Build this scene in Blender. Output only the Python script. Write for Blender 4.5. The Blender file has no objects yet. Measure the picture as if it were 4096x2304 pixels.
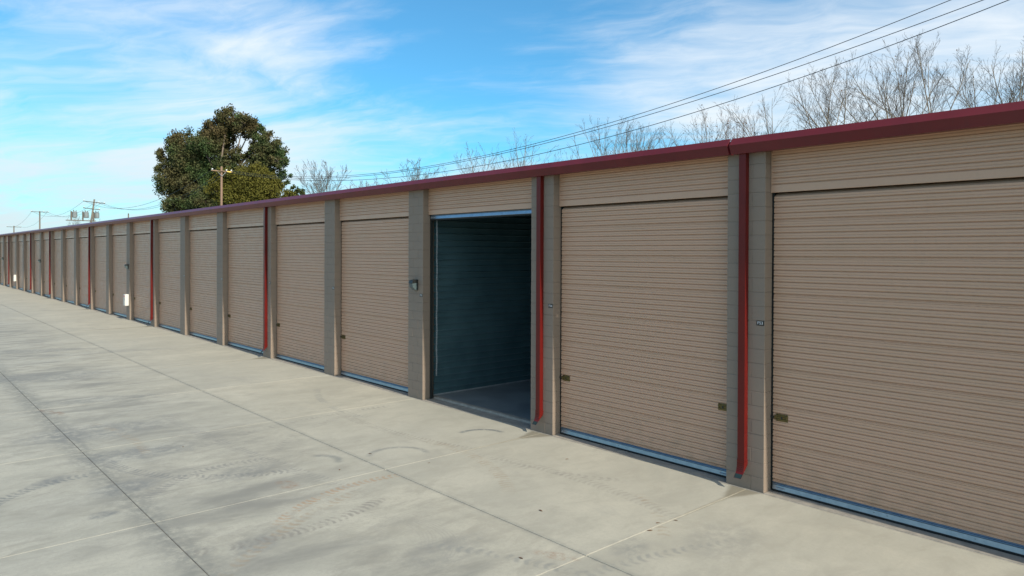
import bpy, bmesh, math, random
import numpy as np
from mathutils import Vector, Matrix
R_ = math.radians
scene = bpy.context.scene
COL = scene.collection

# ------------------------------------------------------------------ camera
YAW, PIT, ROL = .8413, .0058, .0039
F = Vector((-math.sin(YAW)*math.cos(PIT), math.cos(YAW)*math.cos(PIT), -math.sin(PIT)))
Rt = Vector((math.cos(YAW), math.sin(YAW), 0)); Up = Rt.cross(F)
R2 = math.cos(ROL)*Rt + math.sin(ROL)*Up; U2 = -math.sin(ROL)*Rt + math.cos(ROL)*Up
cd = bpy.data.cameras.new('camera'); cam = bpy.data.objects.new('camera', cd); COL.objects.link(cam)
cam.matrix_world = Matrix(((R2.x, U2.x, -F.x, 0), (R2.y, U2.y, -F.y, -9.3781), (R2.z, U2.z, -F.z, 3.3882), (0, 0, 0, 1)))
cd.sensor_width = 36; cd.lens = 2847.9165/4096*36; cd.shift_y = -(1152-1028.9)/4096
cd.clip_start = .1; cd.clip_end = 6000
scene.camera = cam

# ------------------------------------------------------------------ light
EL = R_(35); AZ = math.asin(.059*math.tan(EL))           # sun stands off the right end, a touch in front of the facade
SUN = Vector((math.cos(EL)*math.cos(AZ), -math.cos(EL)*math.sin(AZ), math.sin(EL)))
sd = bpy.data.lights.new('sun', 'SUN'); sun = bpy.data.objects.new('sun', sd); COL.objects.link(sun)
sd.energy = 3.6; sd.angle = R_(.6); sd.color = (1, .91, .76)
sun.rotation_euler = (-SUN).to_track_quat('-Z', 'Y').to_euler(); sun.location = (30, -10, 30)
scene.cycles.denoising_prefilter = 'ACCURATE'; scene.cycles.denoising_input_passes = 'RGB_ALBEDO_NORMAL'; scene.cycles.max_bounces = 7; scene.cycles.diffuse_bounces = 5
scene.view_settings.view_transform = 'Standard'; scene.view_settings.look = 'None'
scene.view_settings.exposure = .5; scene.view_settings.gamma = 1

# ------------------------------------------------------------------ node expressions
class X:
    """a scalar node socket (or number) with arithmetic"""
    def __init__(s, nt, v): s.nt, s.v = nt, v
    def m(s, op, *a, clamp=False):
        n = s.nt.nodes.new('ShaderNodeMath'); n.operation = op; n.use_clamp = clamp
        for i, q in enumerate((s,)+a):
            q = q.v if isinstance(q, X) else q
            if isinstance(q, (int, float)): n.inputs[i].default_value = q
            else: s.nt.links.new(q, n.inputs[i])
        return X(s.nt, n.outputs[0])
    def __add__(s, o): return s.m('ADD', o)
    __radd__ = __add__
    def __sub__(s, o): return s.m('SUBTRACT', o)
    def __rsub__(s, o): return X(s.nt, o).m('SUBTRACT', s)
    def __mul__(s, o): return s.m('MULTIPLY', o)
    __rmul__ = __mul__
    def __truediv__(s, o): return s.m('DIVIDE', o)
    def abs(s): return s.m('ABSOLUTE')
    def max(s, o): return s.m('MAXIMUM', o)
    def min(s, o): return s.m('MINIMUM', o)
    def clamp(s): return s.m('ADD', 0, clamp=True)
    def sm(s, a, b, o0=0, o1=1):                              # smoothstep a..b -> o0..o1
        n = s.nt.nodes.new('ShaderNodeMapRange'); n.interpolation_type = 'SMOOTHSTEP'
        s.nt.links.new(s.v, n.inputs[0])
        if a > b: a, b, o0, o1 = b, a, o1, o0
        for i, q in enumerate((a, b, o0, o1)): n.inputs[i+1].default_value = q
        return X(s.nt, n.outputs[0])
def comb(nt, *a):
    n = nt.nodes.new('ShaderNodeCombineXYZ')
    for i, q in enumerate(a):
        q = q.v if isinstance(q, X) else q
        if isinstance(q, (int, float)): n.inputs[i].default_value = q
        else: nt.links.new(q, n.inputs[i])
    return n.outputs[0]
def noise(nt, vec, scale, detail=4, rough=.55, dist=0.):
    n = nt.nodes.new('ShaderNodeTexNoise'); n.inputs['Scale'].default_value = scale
    n.inputs['Detail'].default_value = detail; n.inputs['Roughness'].default_value = rough; n.inputs['Distortion'].default_value = dist
    if vec is not None: nt.links.new(vec, n.inputs['Vector'])
    return X(nt, n.outputs['Fac'])
def mix(nt, fac, a, b, mode='MIX'):
    n = nt.nodes.new('ShaderNodeMix'); n.data_type = 'RGBA'; n.blend_type = mode
    for s, q in ((n.inputs[0], fac), (n.inputs[6], a), (n.inputs[7], b)):
        q = q.v if isinstance(q, X) else q
        if isinstance(q, (int, float)): s.default_value = q
        elif isinstance(q, tuple): s.default_value = (*q, 1)
        else: nt.links.new(q, s)
    return n.outputs[2]
def xyz(nt, kind='Position'):
    if kind == 'Position': g = nt.nodes.new('ShaderNodeNewGeometry').outputs['Position']
    else: g = nt.nodes.new('ShaderNodeTexCoord').outputs[kind]
    s = nt.nodes.new('ShaderNodeSeparateXYZ'); nt.links.new(g, s.inputs[0])
    return g, X(nt, s.outputs[0]), X(nt, s.outputs[1]), X(nt, s.outputs[2])

# ------------------------------------------------------------------ world
w = bpy.data.worlds.new('World'); scene.world = w; w.use_nodes = True
nt = w.node_tree; nt.nodes.clear()
out = nt.nodes.new('ShaderNodeOutputWorld'); bg = nt.nodes.new('ShaderNodeBackground'); bg.inputs[1].default_value = .1
sky = nt.nodes.new('ShaderNodeTexSky'); sky.sky_type = 'NISHITA'; sky.sun_disc = False
sky.sun_elevation = EL; sky.sun_rotation = math.atan2(SUN.x, SUN.y); sky.air_density = 1.; sky.dust_density = .5; sky.ozone_density = 2.
g, dx, dy, dz = xyz(nt, 'Generated')
den = dz.max(0.0)+.13
u, v = dx/den, dy/den
# thin cirrus sheet drawn out along one wind direction, seen in perspective
a = R_(28); p = u*math.cos(a)+v*math.sin(a); q = v*math.cos(a)-u*math.sin(a)
warp = noise(nt, comb(nt, u, v, 3.1), .9, 4, .5)
n1 = noise(nt, comb(nt, p*.62+warp*.7, q*1.05+warp*.9, 7.3), 1.0, 10, .56, .25)
n2 = noise(nt, comb(nt, p*.8, q*.8, 1.7), .55, 5, .5, .2)
n3 = noise(nt, comb(nt, p*1.1+warp*1.2, q*2.8+warp*1.9, 4.2), 2.4, 10, .64, .5)
bank = (dx*-.235+dy*.925+dz*.30).sm(.84, 1.0)            # veil thickening towards one side
low = (dx*-.98+dy*.16+dz*.12).sm(.90, 1.0)
horiz = dz.sm(.26, .02)
dens = n1*.95+n2*.60+n3*.34+bank*.16+low*.17+horiz*.20
cl = dens.sm(.88, 1.38)
glow = (dx*SUN.x+dy*SUN.y+dz*SUN.z).max(0.)
glow = glow*glow*glow*glow                                 # thin cloud scatters forward round the sun
blue = mix(nt, 1., sky.outputs[0], (.35, 1.0, 1.22), 'MULTIPLY')
cloudc = mix(nt, horiz, (6.9, 7.25, 7.5), (5.2, 6.0, 6.4))
c = mix(nt, cl*.88+.04, blue, cloudc)
c = mix(nt, glow*.6, c, (19., 16.5, 13.))
nt.links.new(c, bg.inputs[0]); nt.links.new(bg.outputs[0], out.inputs[0])

# ------------------------------------------------------------------ materials
M = {}
def mat(name, col=(.5, .5, .5), rough=.6, metal=0., spec=.5):
    m = bpy.data.materials.new(name); m.use_nodes = True; nt = m.node_tree
    b = nt.nodes['Principled BSDF']; b.inputs['Base Color'].default_value = (*col, 1)
    b.inputs['Roughness'].default_value = rough; b.inputs['Metallic'].default_value = metal
    b.inputs['Specular IOR Level'].default_value = spec
    M[name] = m; return nt, b
def setc(nt, b, c, key='Base Color'): nt.links.new(c.v if isinstance(c, X) else c, b.inputs[key])
def bump(nt, b, h, strength=.3, dist=.01):
    n = nt.nodes.new('ShaderNodeBump'); n.inputs['Strength'].default_value = strength; n.inputs['Distance'].default_value = dist
    nt.links.new(h.v, n.inputs['Height']); nt.links.new(n.outputs[0], b.inputs['Normal'])
def mottled(name, c1, c2, scale=8, rough=.6, metal=0., bs=0., bscale=60, bdist=.004, spec=.5, stretch=(1, 1, 1)):
    nt, b = mat(name, c1, rough, metal, spec); g, x, y, z = xyz(nt)
    vec = comb(nt, x*stretch[0], y*stretch[1], z*stretch[2])
    n = noise(nt, vec, scale, 5, .6)
    setc(nt, b, mix(nt, n.sm(.3, .7), c1, c2))
    if bs: bump(nt, b, noise(nt, vec, bscale, 3), bs, bdist)
    return nt, b

P0, BAY, PW = -5.1184, 4.2194, .6025          # right edge of first pier, bay pitch, pier width
JX = -5.3758                                   # cross joint nearest the camera
DOWN = (0, 1, 4, 7, 10, 13, 15, 18)            # piers that carry a downspout

def concrete():
    nt, b = mat('concrete', (.5, .48, .43), .82)
    g, x, y, z = xyz(nt); P = comb(nt, x, y, 0.)
    nA = noise(nt, P, .22, 5, .6, .4); nB = noise(nt, comb(nt, x*1.2, y*.6, 5.), .9, 7, .65, .4); nC = noise(nt, P, 7, 6, .7); nD = noise(nt, P, 70, 3, .6)
    along = noise(nt, comb(nt, x*1.15, y*.42, 2.), 1.15, 7, .62, .5)
    c = mix(nt, nA.sm(.35, .65), (.455, .440, .362), (.390, .390, .338))
    c = mix(nt, nB.sm(.36, .66)*.85, c, (.31, .308, .258))
    spk = noise(nt, comb(nt, x*1.25, y*.7, 1.), 2.4, 8, .72, .5); c = mix(nt, spk.sm(.42, .68)*.80, c, (.245, .238, .198))
    c = mix(nt, nC.sm(.42, .75)*.5, c, (.31, .305, .265))
    c = mix(nt, noise(nt, P, 24, 3, .6).sm(.45, .72)*.42, c, (.27, .265, .235))
    c = mix(nt, nD.sm(.38, .72)*.42, c, (.29, .285, .25))
    c = mix(nt, y.sm(-6.5, -1.0)*.5, c, mix(nt, nB.sm(.3, .7), (.460, .432, .345), (.400, .378, .305)))
    # per-panel tint
    cell = (((x-JX)/BAY).m('FLOOR')*12.7+((y+.1)/3.34).m('FLOOR')*5.3).m('SINE')*43.7
    c = mix(nt, cell.m('FRACT')*.22, c, (.33, .335, .30))
    # driving lane grime, heavier along the outer joint
    lane = (y+5.6).abs().sm(3.0, .3)*along.sm(.44, .70)
    c = mix(nt, lane*.80, c, (.195, .195, .175))
    lane2 = (y+2.2).abs().sm(1.2, .1)*noise(nt, comb(nt, x*.5, y, 9.), 1.7, 6, .65).sm(.5, .75)
    c = mix(nt, lane2*.42, c, (.27, .265, .24))
    edge = ((y+6.78).abs().sm(.42, .0)).max((y+3.44).abs().sm(.10, 0)*.5)*nC.sm(.3, .62)
    c = mix(nt, edge*.72, c, (.17, .175, .16))
    # blotches
    def blob(px, py, rx, ry, rot=0.):
        ca, sa = math.cos(rot), math.sin(rot); ex, ey = x-px, y-py
        ux, uy = (ex*ca+ey*sa)/rx, (ey*ca-ex*sa)/ry
        return (ux*ux+uy*uy).sm(1., .05)
    dark = X(nt, 0.)
    for bl in ((-15.2, -6.3, 2.0, .8, .2, .65), (-13.1, -6.1, 1.4, .55, .2, .75), (-11.3, -6.7, .75, .35, .5, .8), (-10.3, -7.2, .28, .18, .3, .9),
               (-22.7, -6.1, 3.2, .9, .05, .6), (-18.4, -5.4, 2.4, .5, .05, .45), (-8.1, -6.1, .5, .28, .9, .6), (-12.3, -7.5, .55, .2, .9, .8),
               (-29., -5.8, 4., .7, .0, .5), (-27., -3.2, 3., .5, 0., .3), (-6.5, -4.5, .9, .4, .4, .35), (-10.9, -5.2, .9, .4, .6, .5), (-5.2, -2.9, .5, .25, .7, .5), (-4.6, -1.9, 1.0, .5, .5, .3)):
        dark = dark.max(blob(bl[0], bl[1], bl[2]*.8, bl[3]*1.1, bl[4]+1.25)*bl[5])
    c = mix(nt, dark*nC.sm(.22, .66)*spk.sm(.30, .55), c, (.16, .17, .17))
    rust = blob(-17.6, -6.6, .7, .14, .3).max(blob(-9.9, -4.9, .3, .2)).max(blob(-5.6, -3.7, .35, .12, .4))
    c = mix(nt, rust*nC.sm(.4, .7)*.6, c, (.24, .13, .07))
    # tyre scrubs and tread prints: arcs through three points
    def arc(p1, p2, p3, wd, soft, half=None):
        ax, ay, bx, by, cx, cy = *p1, *p2, *p3
        D = 2*(ax*(by-cy)+bx*(cy-ay)+cx*(ay-by))
        ox = ((ax*ax+ay*ay)*(by-cy)+(bx*bx+by*by)*(cy-ay)+(cx*cx+cy*cy)*(ay-by))/D
        oy = ((ax*ax+ay*ay)*(cx-bx)+(bx*bx+by*by)*(ax-cx)+(cx*cx+cy*cy)*(bx-ax))/D
        r = math.hypot(ax-ox, ay-oy); mx, my = (bx-ox)/r, (by-oy)/r
        a1 = math.acos(max(-1, min(1, ((ax-ox)*mx+(ay-oy)*my)/r))); a2 = math.acos(max(-1, min(1, ((cx-ox)*mx+(cy-oy)*my)/r)))
        h = max(a1, a2) if half is None else half
        ex, ey = x-ox, y-oy; d = (ex*ex+ey*ey).m('SQRT')
        cosang = (ex*mx+ey*my)/d; off = d-r
        ang = (ey*mx-ex*my).m('ARCTAN2', ex*mx+ey*my)
        return off.abs().sm(wd, wd*soft)*ang.abs().sm(h*1.08, h*.75), off, ang*r
    for pts, wd, st in ((((-10.47, -3.19), (-10.55, -2.62), (-9.88, -2.44)), .09, .45), (((-10.61, -1.18), (-10.56, -.72), (-10.11, -.55)), .085, .75),
                        (((-11.0, -4.0), (-10.75, -3.72), (-10.4, -3.85)), .11, .45)):
        a, off, s = arc(*pts, wd, .1)
        c = mix(nt, a*st*noise(nt, P, 9, 3).sm(.2, .55), c, (.10, .12, .13))
    for pts, wd, st, colr in ((((-13.99, -2.01), (-11.69, -2.13), (-9.6, -1.72)), .13, .6, (.24, .23, .2)),
                        (((-10.5, -1.95), (-9.0, -2.0), (-7.5, -2.7)), .12, .42, (.29, .23, .16)),
                        (((-8.3, -6.6), (-8.15, -5.48), (-8.54, -4.1)), .12, .75, (.2, .19, .17)),
                        (((-8.45, -5.7), (-9.18, -4.6), (-9.2, -3.4)), .10, .6, (.32, .2, .11)),
                        (((-11.5, -8.3), (-12.15, -7.66), (-12.3, -7.0)), .12, .8, (.15, .16, .16)),
                        (((-8.96, -1.69), (-7.3, -1.5), (-5.2, -1.75)), .13, .45, (.25, .24, .21)),
                        (((-10.4, -6.7), (-11.3, -5.78), (-11.36, -4.6)), .12, .6, (.18, .18, .175)),
                        (((-13.2, -6.6), (-11.42, -6.05), (-10.6, -4.9)), .13, .7, (.16, .165, .165)),
                        (((-16., -4.9), (-12.42, -4.75), (-9.2, -4.3)), .14, .45, (.2, .2, .19))):
        a, off, s = arc(*pts, wd, .7)
        tread = ((s+(noise(nt, P, 14, 2)-.5)*.07)*(6.283/.095)+off.abs()*22).m('SINE').sm(-.9, .9)*noise(nt, P, 3.3, 5, .7).sm(.34, .60)
        c = mix(nt, a*tread*st, c, colr)
    rv = random.Random(3)
    for k in range(9):                                          # older, fainter turning tracks
        cx, cy, rr, a0 = rv.uniform(-15, -5), rv.uniform(-6, -1.2), rv.uniform(3, 8), rv.uniform(0, 6.28); hh = rv.uniform(.18, .4)
        c0 = (cx-rr*math.cos(a0), cy-rr*math.sin(a0)); p3 = [(c0[0]+rr*math.cos(a0+t_), c0[1]+rr*math.sin(a0+t_)) for t_ in (-hh, 0, hh)]
        a, off, s = arc(*p3, .11, .5)
        tread = ((s+off.abs()*.4)*(6.283/.12)).m('SINE').sm(-1, 1)*noise(nt, P, 2.1, 6, .72).sm(.40, .62)
        c = mix(nt, a*tread*.55, c, ((.21, .205, .185), (.27, .21, .14), (.19, .20, .195))[k % 3])
    for pts, st in ((((-7.75, -4.4), (-7.0, -4.22), (-6.3, -4.75)), .5), (((-8.1, -4.6), (-7.2, -4.4), (-6.5, -4.95)), .4)):
        a, off, s = arc(*pts, .11, .8)
        lines = (off*(6.283/.045)).m('SINE').sm(-.1, .7)*noise(nt, P, 4, 3).sm(.3, .6)
        c = mix(nt, a*lines*(st*.6), c, (.25, .245, .225))
    # damp dirt fans under the downspouts
    fan = X(nt, 0.)
    for i in DOWN[:6]:
        ex = (x-(JX-i*BAY)).abs(); wob = (nB-.5)*.25
        wdt = (y*.40+.27)+wob
        fan = fan.max((ex-wdt.max(.02)).sm(.06, -.05)*y.sm(-1.15, -.5))
        fan = fan.max(ex.sm(.05, .0)*y.sm(-2.4, -.9)*.7)
        if i == 7: fan = fan.max(ex.sm(.10, .02)*y.sm(-3.6, -2.2))
    c = mix(nt, fan*.75, c, (.17, .15, .105))
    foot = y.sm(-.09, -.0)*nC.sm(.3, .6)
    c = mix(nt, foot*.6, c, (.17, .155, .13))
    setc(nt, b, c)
    bump(nt, b, nD*.5+nC, .25, .006)
concrete()

mottled('sealant', (.47, .45, .37), (.33, .32, .27), 9, .8)
mottled('subbase', (.06, .055, .045), (.10, .09, .07), 6, .95)
nt, b = mat('earth', (.2, .17, .11), .95); g, x, y, z = xyz(nt)
setc(nt, b, mix(nt, noise(nt, g, .15, 6).sm(.35, .65), (.17, .14, .09), (.10, .12, .05)))
mottled('sill', (.34, .31, .26), (.23, .215, .19), 7, .85, bs=.4, bscale=30, bdist=.006)
mottled('floor', (.20, .23, .24), (.13, .155, .165), 1.3, .45)

nt, b = mat('block_paint', (.245, .222, .198), .72); g, x, y, z = xyz(nt)
oi = nt.nodes.new('ShaderNodeObjectInfo'); rnd = X(nt, oi.outputs['Random'])
c = mix(nt, rnd*.5, (.255, .198, .155), (.234, .184, .145))
c = mix(nt, noise(nt, g, 3, 5).sm(.35, .7)*.3, c, (.21, .178, .145))
c = mix(nt, noise(nt, g, 150, 2).sm(.62, .8)*.35, c, (.13, .12, .11))
c = mix(nt, (z.sm(.35, .02)*noise(nt, g, 9, 4).sm(.35, .65))*.5, c, (.20, .17, .13))
setc(nt, b, c); bump(nt, b, noise(nt, g, 190, 3, .7), .5, .003)
mottled('mortar', (.234, .184, .145), (.212, .168, .133), 20, .85, bs=.3, bscale=120)

nt, b = mat('door_paint', (.40, .31, .235), .36); g, x, y, z = xyz(nt)
oi = nt.nodes.new('ShaderNodeObjectInfo'); rnd = X(nt, oi.outputs['Random'])
c = mix(nt, rnd*.18, (.555, .350, .240), (.53, .338, .234))
dcell = ((((x-P0)/BAY).m('FLOOR')*7.31+.4).m('SINE')*91.7).m('FRACT'); c = mix(nt, dcell*.22, c, (.43, .30, .21))
c = mix(nt, noise(nt, comb(nt, x*.6, y, z*4), 2.5, 5).sm(.4, .75)*.25, c, (.46, .325, .215))
c = mix(nt, noise(nt, comb(nt, x*7, y, z*1.1), 3, 5, .7).sm(.52, .8)*.12, c, (.27, .20, .14))
c = mix(nt, z.sm(.9, .05)*noise(nt, g, 5, 5).sm(.35, .7)*.5, c, (.33, .235, .16))
setc(nt, b, c)
rr = noise(nt, g, 4, 4).sm(.3, .7, .30, .46); setc(nt, b, rr, 'Roughness')
bump(nt, b, noise(nt, comb(nt, x, 0., z), .9, 2), .35, .03)
nt, b = mat('maroon_paint', (.15, .022, .03), .36, spec=.35); g, x, y, z = xyz(nt)
c = mix(nt, noise(nt, g, 3, 4).sm(.3, .7), (.132, .014, .018), (.110, .013, .017))
c = mix(nt, noise(nt, comb(nt, x*7, 0., z*.8), 4, 5, .65).sm(.52, .8)*.45, c, (.085, .03, .03))
c = mix(nt, noise(nt, comb(nt, x*.5, y, z), 1.3, 4).sm(.4, .7)*.35, c, (.15, .026, .032))
setc(nt, b, c); bump(nt, b, noise(nt, comb(nt, x*1.0, y, z*2), 2.2, 3), .2, .008)
nt, b = mat('red_paint', (.33, .028, .022), .34, spec=.3); g, x, y, z = xyz(nt)
setc(nt, b, mix(nt, noise(nt, g, 3, 4).sm(.3, .7), (.122, .0085, .0065), (.105, .008, .0065)))

mottled('galvanised', (.29, .37, .45), (.23, .31, .39), 14, .3, .85)
mottled('galv_dull', (.5, .53, .55), (.40, .43, .46), 9, .45, .6)
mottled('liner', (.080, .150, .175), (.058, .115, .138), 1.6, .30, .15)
mottled('roofing', (.3, .3, .31), (.25, .25, .26), 3, .5, .3)
mat('lining', (.02, .04, .045), .9, spec=.1)
mat('black_rubber', (.012, .012, .012), .7)
mat('dark_steel', (.03, .035, .035), .55, .4)
mat('brass', (.15, .115, .04), .45, .6)
mat('plate_black', (.008, .008, .009), .35)
mat('plate_white', (.75, .76, .78), .5)
mat('yellow', (.6, .42, .02), .5)
nt, b = mat('sticker', (.6, .64, .66), .45); g, x, y, z = xyz(nt)
setc(nt, b, mix(nt, noise(nt, comb(nt, x*30, 0., z*160), 1.4, 2, .6).sm(.56, .62)*.75, (.62, .66, .68), (.08, .1, .11)))
mat('cabinet_white', (.66, .66, .62), .4)
mat('cabinet_red', (.62, .03, .04), .4)
mat('lamp_black', (.012, .014, .014), .4)
nt, b = mat('lamp_glass', (.10, .14, .15), .2); b.inputs['Transmission Weight'].default_value = .25
mottled('pole_wood', (.24, .15, .10), (.17, .115, .085), 2.2, .85, stretch=(1, 1, .12), bs=.3, bscale=8, bdist=.02)
mottled('pole_grey', (.17, .15, .12), (.11, .10, .085), 2.2, .85, stretch=(1, 1, .15))
mottled('arm_wood', (.32, .21, .13), (.24, .16, .10), 2, .8)
mat('yellow_guard', (.75, .55, .10), .5)
mat('insulator', (.7, .72, .72), .25)
mat('wire', (.018, .022, .026), .5)
mottled('transformer', (.22, .26, .27), (.17, .20, .215), 1.5, .5)
mottled('bark_pale', (.30, .25, .18), (.16, .13, .10), 3, .9)
mottled('twig', (.125, .108, .092), (.09, .08, .07), 2, .9)
mottled('twig_rust', (.16, .085, .05), (.11, .065, .045), 2, .9)
mottled('bark_euca', (.26, .21, .17), (.14, .105, .085), 1.5, .85)
def leafmat(name, cols, scale=.35):
    nt, b = mat(name, cols[0], .8, spec=.2); g, x, y, z = xyz(nt)
    oi = noise(nt, g, scale, 4, .6); n = noise(nt, g, 3.2, 3, .7)
    c = mix(nt, oi.sm(.36, .62), cols[0], cols[1]); c = mix(nt, n.sm(.5, .72)*.55, c, cols[2])
    if name == 'leaf_euca': c = mix(nt, z.sm(12.5, 18.5)*oi.sm(.36, .66)*.55, c, (.105, .068, .032))
    setc(nt, b, c)
    b.inputs['Transmission Weight'].default_value = 0
leafmat('leaf_euca', ((.046, .080, .026), (.085, .078, .032), (.020, .044, .028)))
leafmat('leaf_olive', ((.082, .082, .014), (.108, .102, .018), (.045, .055, .012)))
leafmat('leaf_dark', ((.045, .062, .020), (.07, .07, .025), (.02, .035, .018)))
mottled('leaf_dry', (.16, .08, .035), (.09, .05, .03), 20, .8)

# ------------------------------------------------------------------ mesh helpers
class MB:
    def __init__(s): s.v, s.f = [], []
    def add(s, vs, fs):
        o = len(s.v); s.v += [tuple(p) for p in vs]; s.f += [tuple(i+o for i in q) for q in fs]; return s
    def box(s, x0, x1, y0, y1, z0, z1):
        vs = [(x, y, z) for x in (x0, x1) for y in (y0, y1) for z in (z0, z1)]
        return s.add(vs, [(0, 1, 3, 2), (4, 6, 7, 5), (0, 4, 5, 1), (2, 3, 7, 6), (0, 2, 6, 4), (1, 5, 7, 3)])
    def ext(s, prof, x0, x1, closed=True, caps=True):            # profile of (y,z) swept along x
        n = len(prof); vs = [(x0, *p) for p in prof]+[(x1, *p) for p in prof]
        fs = [(i, (i+1) % n, n+(i+1) % n, n+i) for i in range(n if closed else n-1)]
        if closed and caps: fs += [tuple(range(n-1, -1, -1)), tuple(range(n, 2*n))]
        return s.add(vs, fs)
    def tube(s, pts, rad, k=6, cap=True):
        pts = [Vector(p) for p in pts]; rad = rad if hasattr(rad, '__len__') else [rad]*len(pts); vs = []
        for i, p in enumerate(pts):
            t = (pts[min(i+1, len(pts)-1)]-pts[max(i-1, 0)]).normalized()
            a = t.cross(Vector((0, 0, 1)) if abs(t.z) < .9 else Vector((1, 0, 0))).normalized(); b_ = t.cross(a)
            vs += [p+rad[i]*(math.cos(j*2*math.pi/k)*a+math.sin(j*2*math.pi/k)*b_) for j in range(k)]
        fs = [(i*k+j, i*k+(j+1) % k, (i+1)*k+(j+1) % k, (i+1)*k+j) for i in range(len(pts)-1) for j in range(k)]
        if cap: fs += [tuple(range(k-1, -1, -1)), tuple(range((len(pts)-1)*k, len(pts)*k))]
        return s.add(vs, fs)
    def mesh(s, name, m, smooth=False, bevel=0., seg=1):
        me = bpy.data.meshes.new(name); me.from_pydata(s.v, [], s.f); me.materials.append(M[m])
        bm = bmesh.new(); bm.from_mesh(me)
        if bevel: bmesh.ops.bevel(bm, geom=bm.edges[:], offset=bevel, segments=seg, affect='EDGES', profile=.5)
        bmesh.ops.recalc_face_normals(bm, faces=bm.faces[:]); bm.to_mesh(me); bm.free()
        if smooth: me.polygons.foreach_set('use_smooth', [True]*len(me.polygons))
        me.update(); return me
    def build(s, name, m, parent=None, **k): return obj(name, s.mesh(name, m, **k), parent)
def obj(name, me, parent=None, loc=(0, 0, 0), kind=None):
    o = bpy.data.objects.new(name, me); COL.objects.link(o); o.location = loc
    if parent: o.parent = parent
    if kind: o['kind'] = kind
    return o
def tag(o, label, cat, group=None):
    o['label'] = label; o['category'] = cat
    if group: o['group'] = group
    return o
def thing(name, label, cat, loc=(0, 0, 0), group=None): return tag(obj(name, None, loc=loc), label, cat, group)
def rawmesh(name, v, f, m, smooth=False):
    me = bpy.data.meshes.new(name); nv, nf, k = len(v), len(f), f.shape[1]
    me.vertices.add(nv); me.vertices.foreach_set('co', np.asarray(v, np.float32).ravel())
    me.loops.add(nf*k); me.loops.foreach_set('vertex_index', np.asarray(f, np.int32).ravel())
    me.polygons.add(nf); me.polygons.foreach_set('loop_start', np.arange(0, nf*k, k, dtype=np.int32))
    if smooth: me.polygons.foreach_set('use_smooth', np.ones(nf, bool))
    me.materials.append(M[m]); me.update(calc_edges=True); me.validate(); return me

def textmesh(s, size, m):
    cu = bpy.data.curves.new('lettering', 'FONT'); cu.body = s; cu.size = size; cu.align_x = 'CENTER'; cu.align_y = 'CENTER'; cu.extrude = .0008; cu.space_character = 1.02
    o = bpy.data.objects.new('tmp', cu); COL.objects.link(o)
    me = bpy.data.meshes.new_from_object(o.evaluated_get(bpy.context.evaluated_depsgraph_get())); bpy.data.objects.remove(o)
    me.materials.clear(); me.materials.append(M[m]); me.name = 'lettering'; return me
LETTERS = {n_: textmesh('F%d' % n_, .060, 'plate_white') for n_ in range(53, 65)}

# ------------------------------------------------------------------ ground and pavement
gm = MB().add([(-2500, -2500, -.14), (2500, -2500, -.14), (2500, 2500, -.14), (-2500, 2500, -.14)], [(0, 1, 2, 3)])
gm.build('ground', 'earth')['kind'] = 'structure'
NL, NR = 25, -3                                                # last pier on the left, on the right
XL, XR = JX-NL*BAY, JX-NR*BAY
pv = MB().box(XL, XR, -20.2, -.02, -.13, -.028).build('pavement', 'subbase'); pv['kind'] = 'structure'
rows = [-.024, -3.4399, -6.7765, -10.11, -13.45, -16.8, -20.15]
GAP, GX = .012, .008; pm = {}
for r in range(len(rows)-1):
    h = round(rows[r]-rows[r+1], 3)
    if h not in pm: pm[h] = MB().box(GX/2, BAY-GX/2, -h+GAP/2, -GAP/2, -.12, 0).mesh('concrete_panel', 'concrete', bevel=.006)
    for i in range(NR, NL): obj('concrete_panel', pm[h], pv, (JX-(i+1)*BAY, rows[r], 0))
for i in range(NR, NL+1):                                      # pale sealant in the cross joints
    s = MB().box(-GX/2+.0005, GX/2-.0005, rows[3], -.25, -.04, -.0025).build('joint_sealant', 'sealant', pv); s.location.x = JX-i*BAY

mottled('joint_filler', (.13, .125, .105), (.07, .068, .058), 5, .9)
for r in (1, 2, 3): MB().box(XL, XR, rows[r]-GAP/2+.0005, rows[r]+GAP/2-.0005, -.04, (-.012, -.006, -.006)[r-1]).build('joint_filler', 'joint_filler', pv)

# ------------------------------------------------------------------ the storage building
B = thing('storage_building', 'long row of beige storage units with grey block piers and maroon gutter', 'building')
H_W, Y_D, Z_V = 4.877, .205, 4.262          # wall height, door setback, underside of the header panel
CO = .2032
def blockmesh(wd): return MB().box(.002, wd-.002, 0, .2, .002, CO-.002).mesh('block', 'block_paint', bevel=.004)
bF, bH = blockmesh(PW*2/3), blockmesh(PW/3)
core = MB().box(.006, PW-.006, .0045, .195, 0, H_W-.002).box(.15, PW-.15, .195, .45, 0, H_W-.004).mesh('pier', 'mortar')
allb = MB()
rng = random.Random(4)
for k in range(24):
    cuts = ((0, PW*2/3), (PW*2/3, PW)) if k % 2 == 0 else ((0, PW/3), (PW/3, PW))
    for a, c in cuts: allb.box(a+.003, c-.003, 0, .2, k*CO+.003, (k+1)*CO-.003)
allm = allb.mesh('blockwork', 'block_paint')
for i in range(NR, NL+1):
    px = P0-i*BAY-PW
    pr = obj('pier', core, B, (px, 0, 0))
    if 0 <= i <= 5:
        for k in range(24):
            dyy = rng.uniform(-.0012, .0012)
            long_right = (k % 2 == 1)
            obj('block', bH if long_right else bF, pr, (0, dyy, k*CO))
            obj('block', bF if long_right else bH, pr, (PW/3 if long_right else PW*2/3, rng.uniform(-.0012, .0012), k*CO))
    else: obj('blockwork', allm, pr, kind='stuff')

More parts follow.
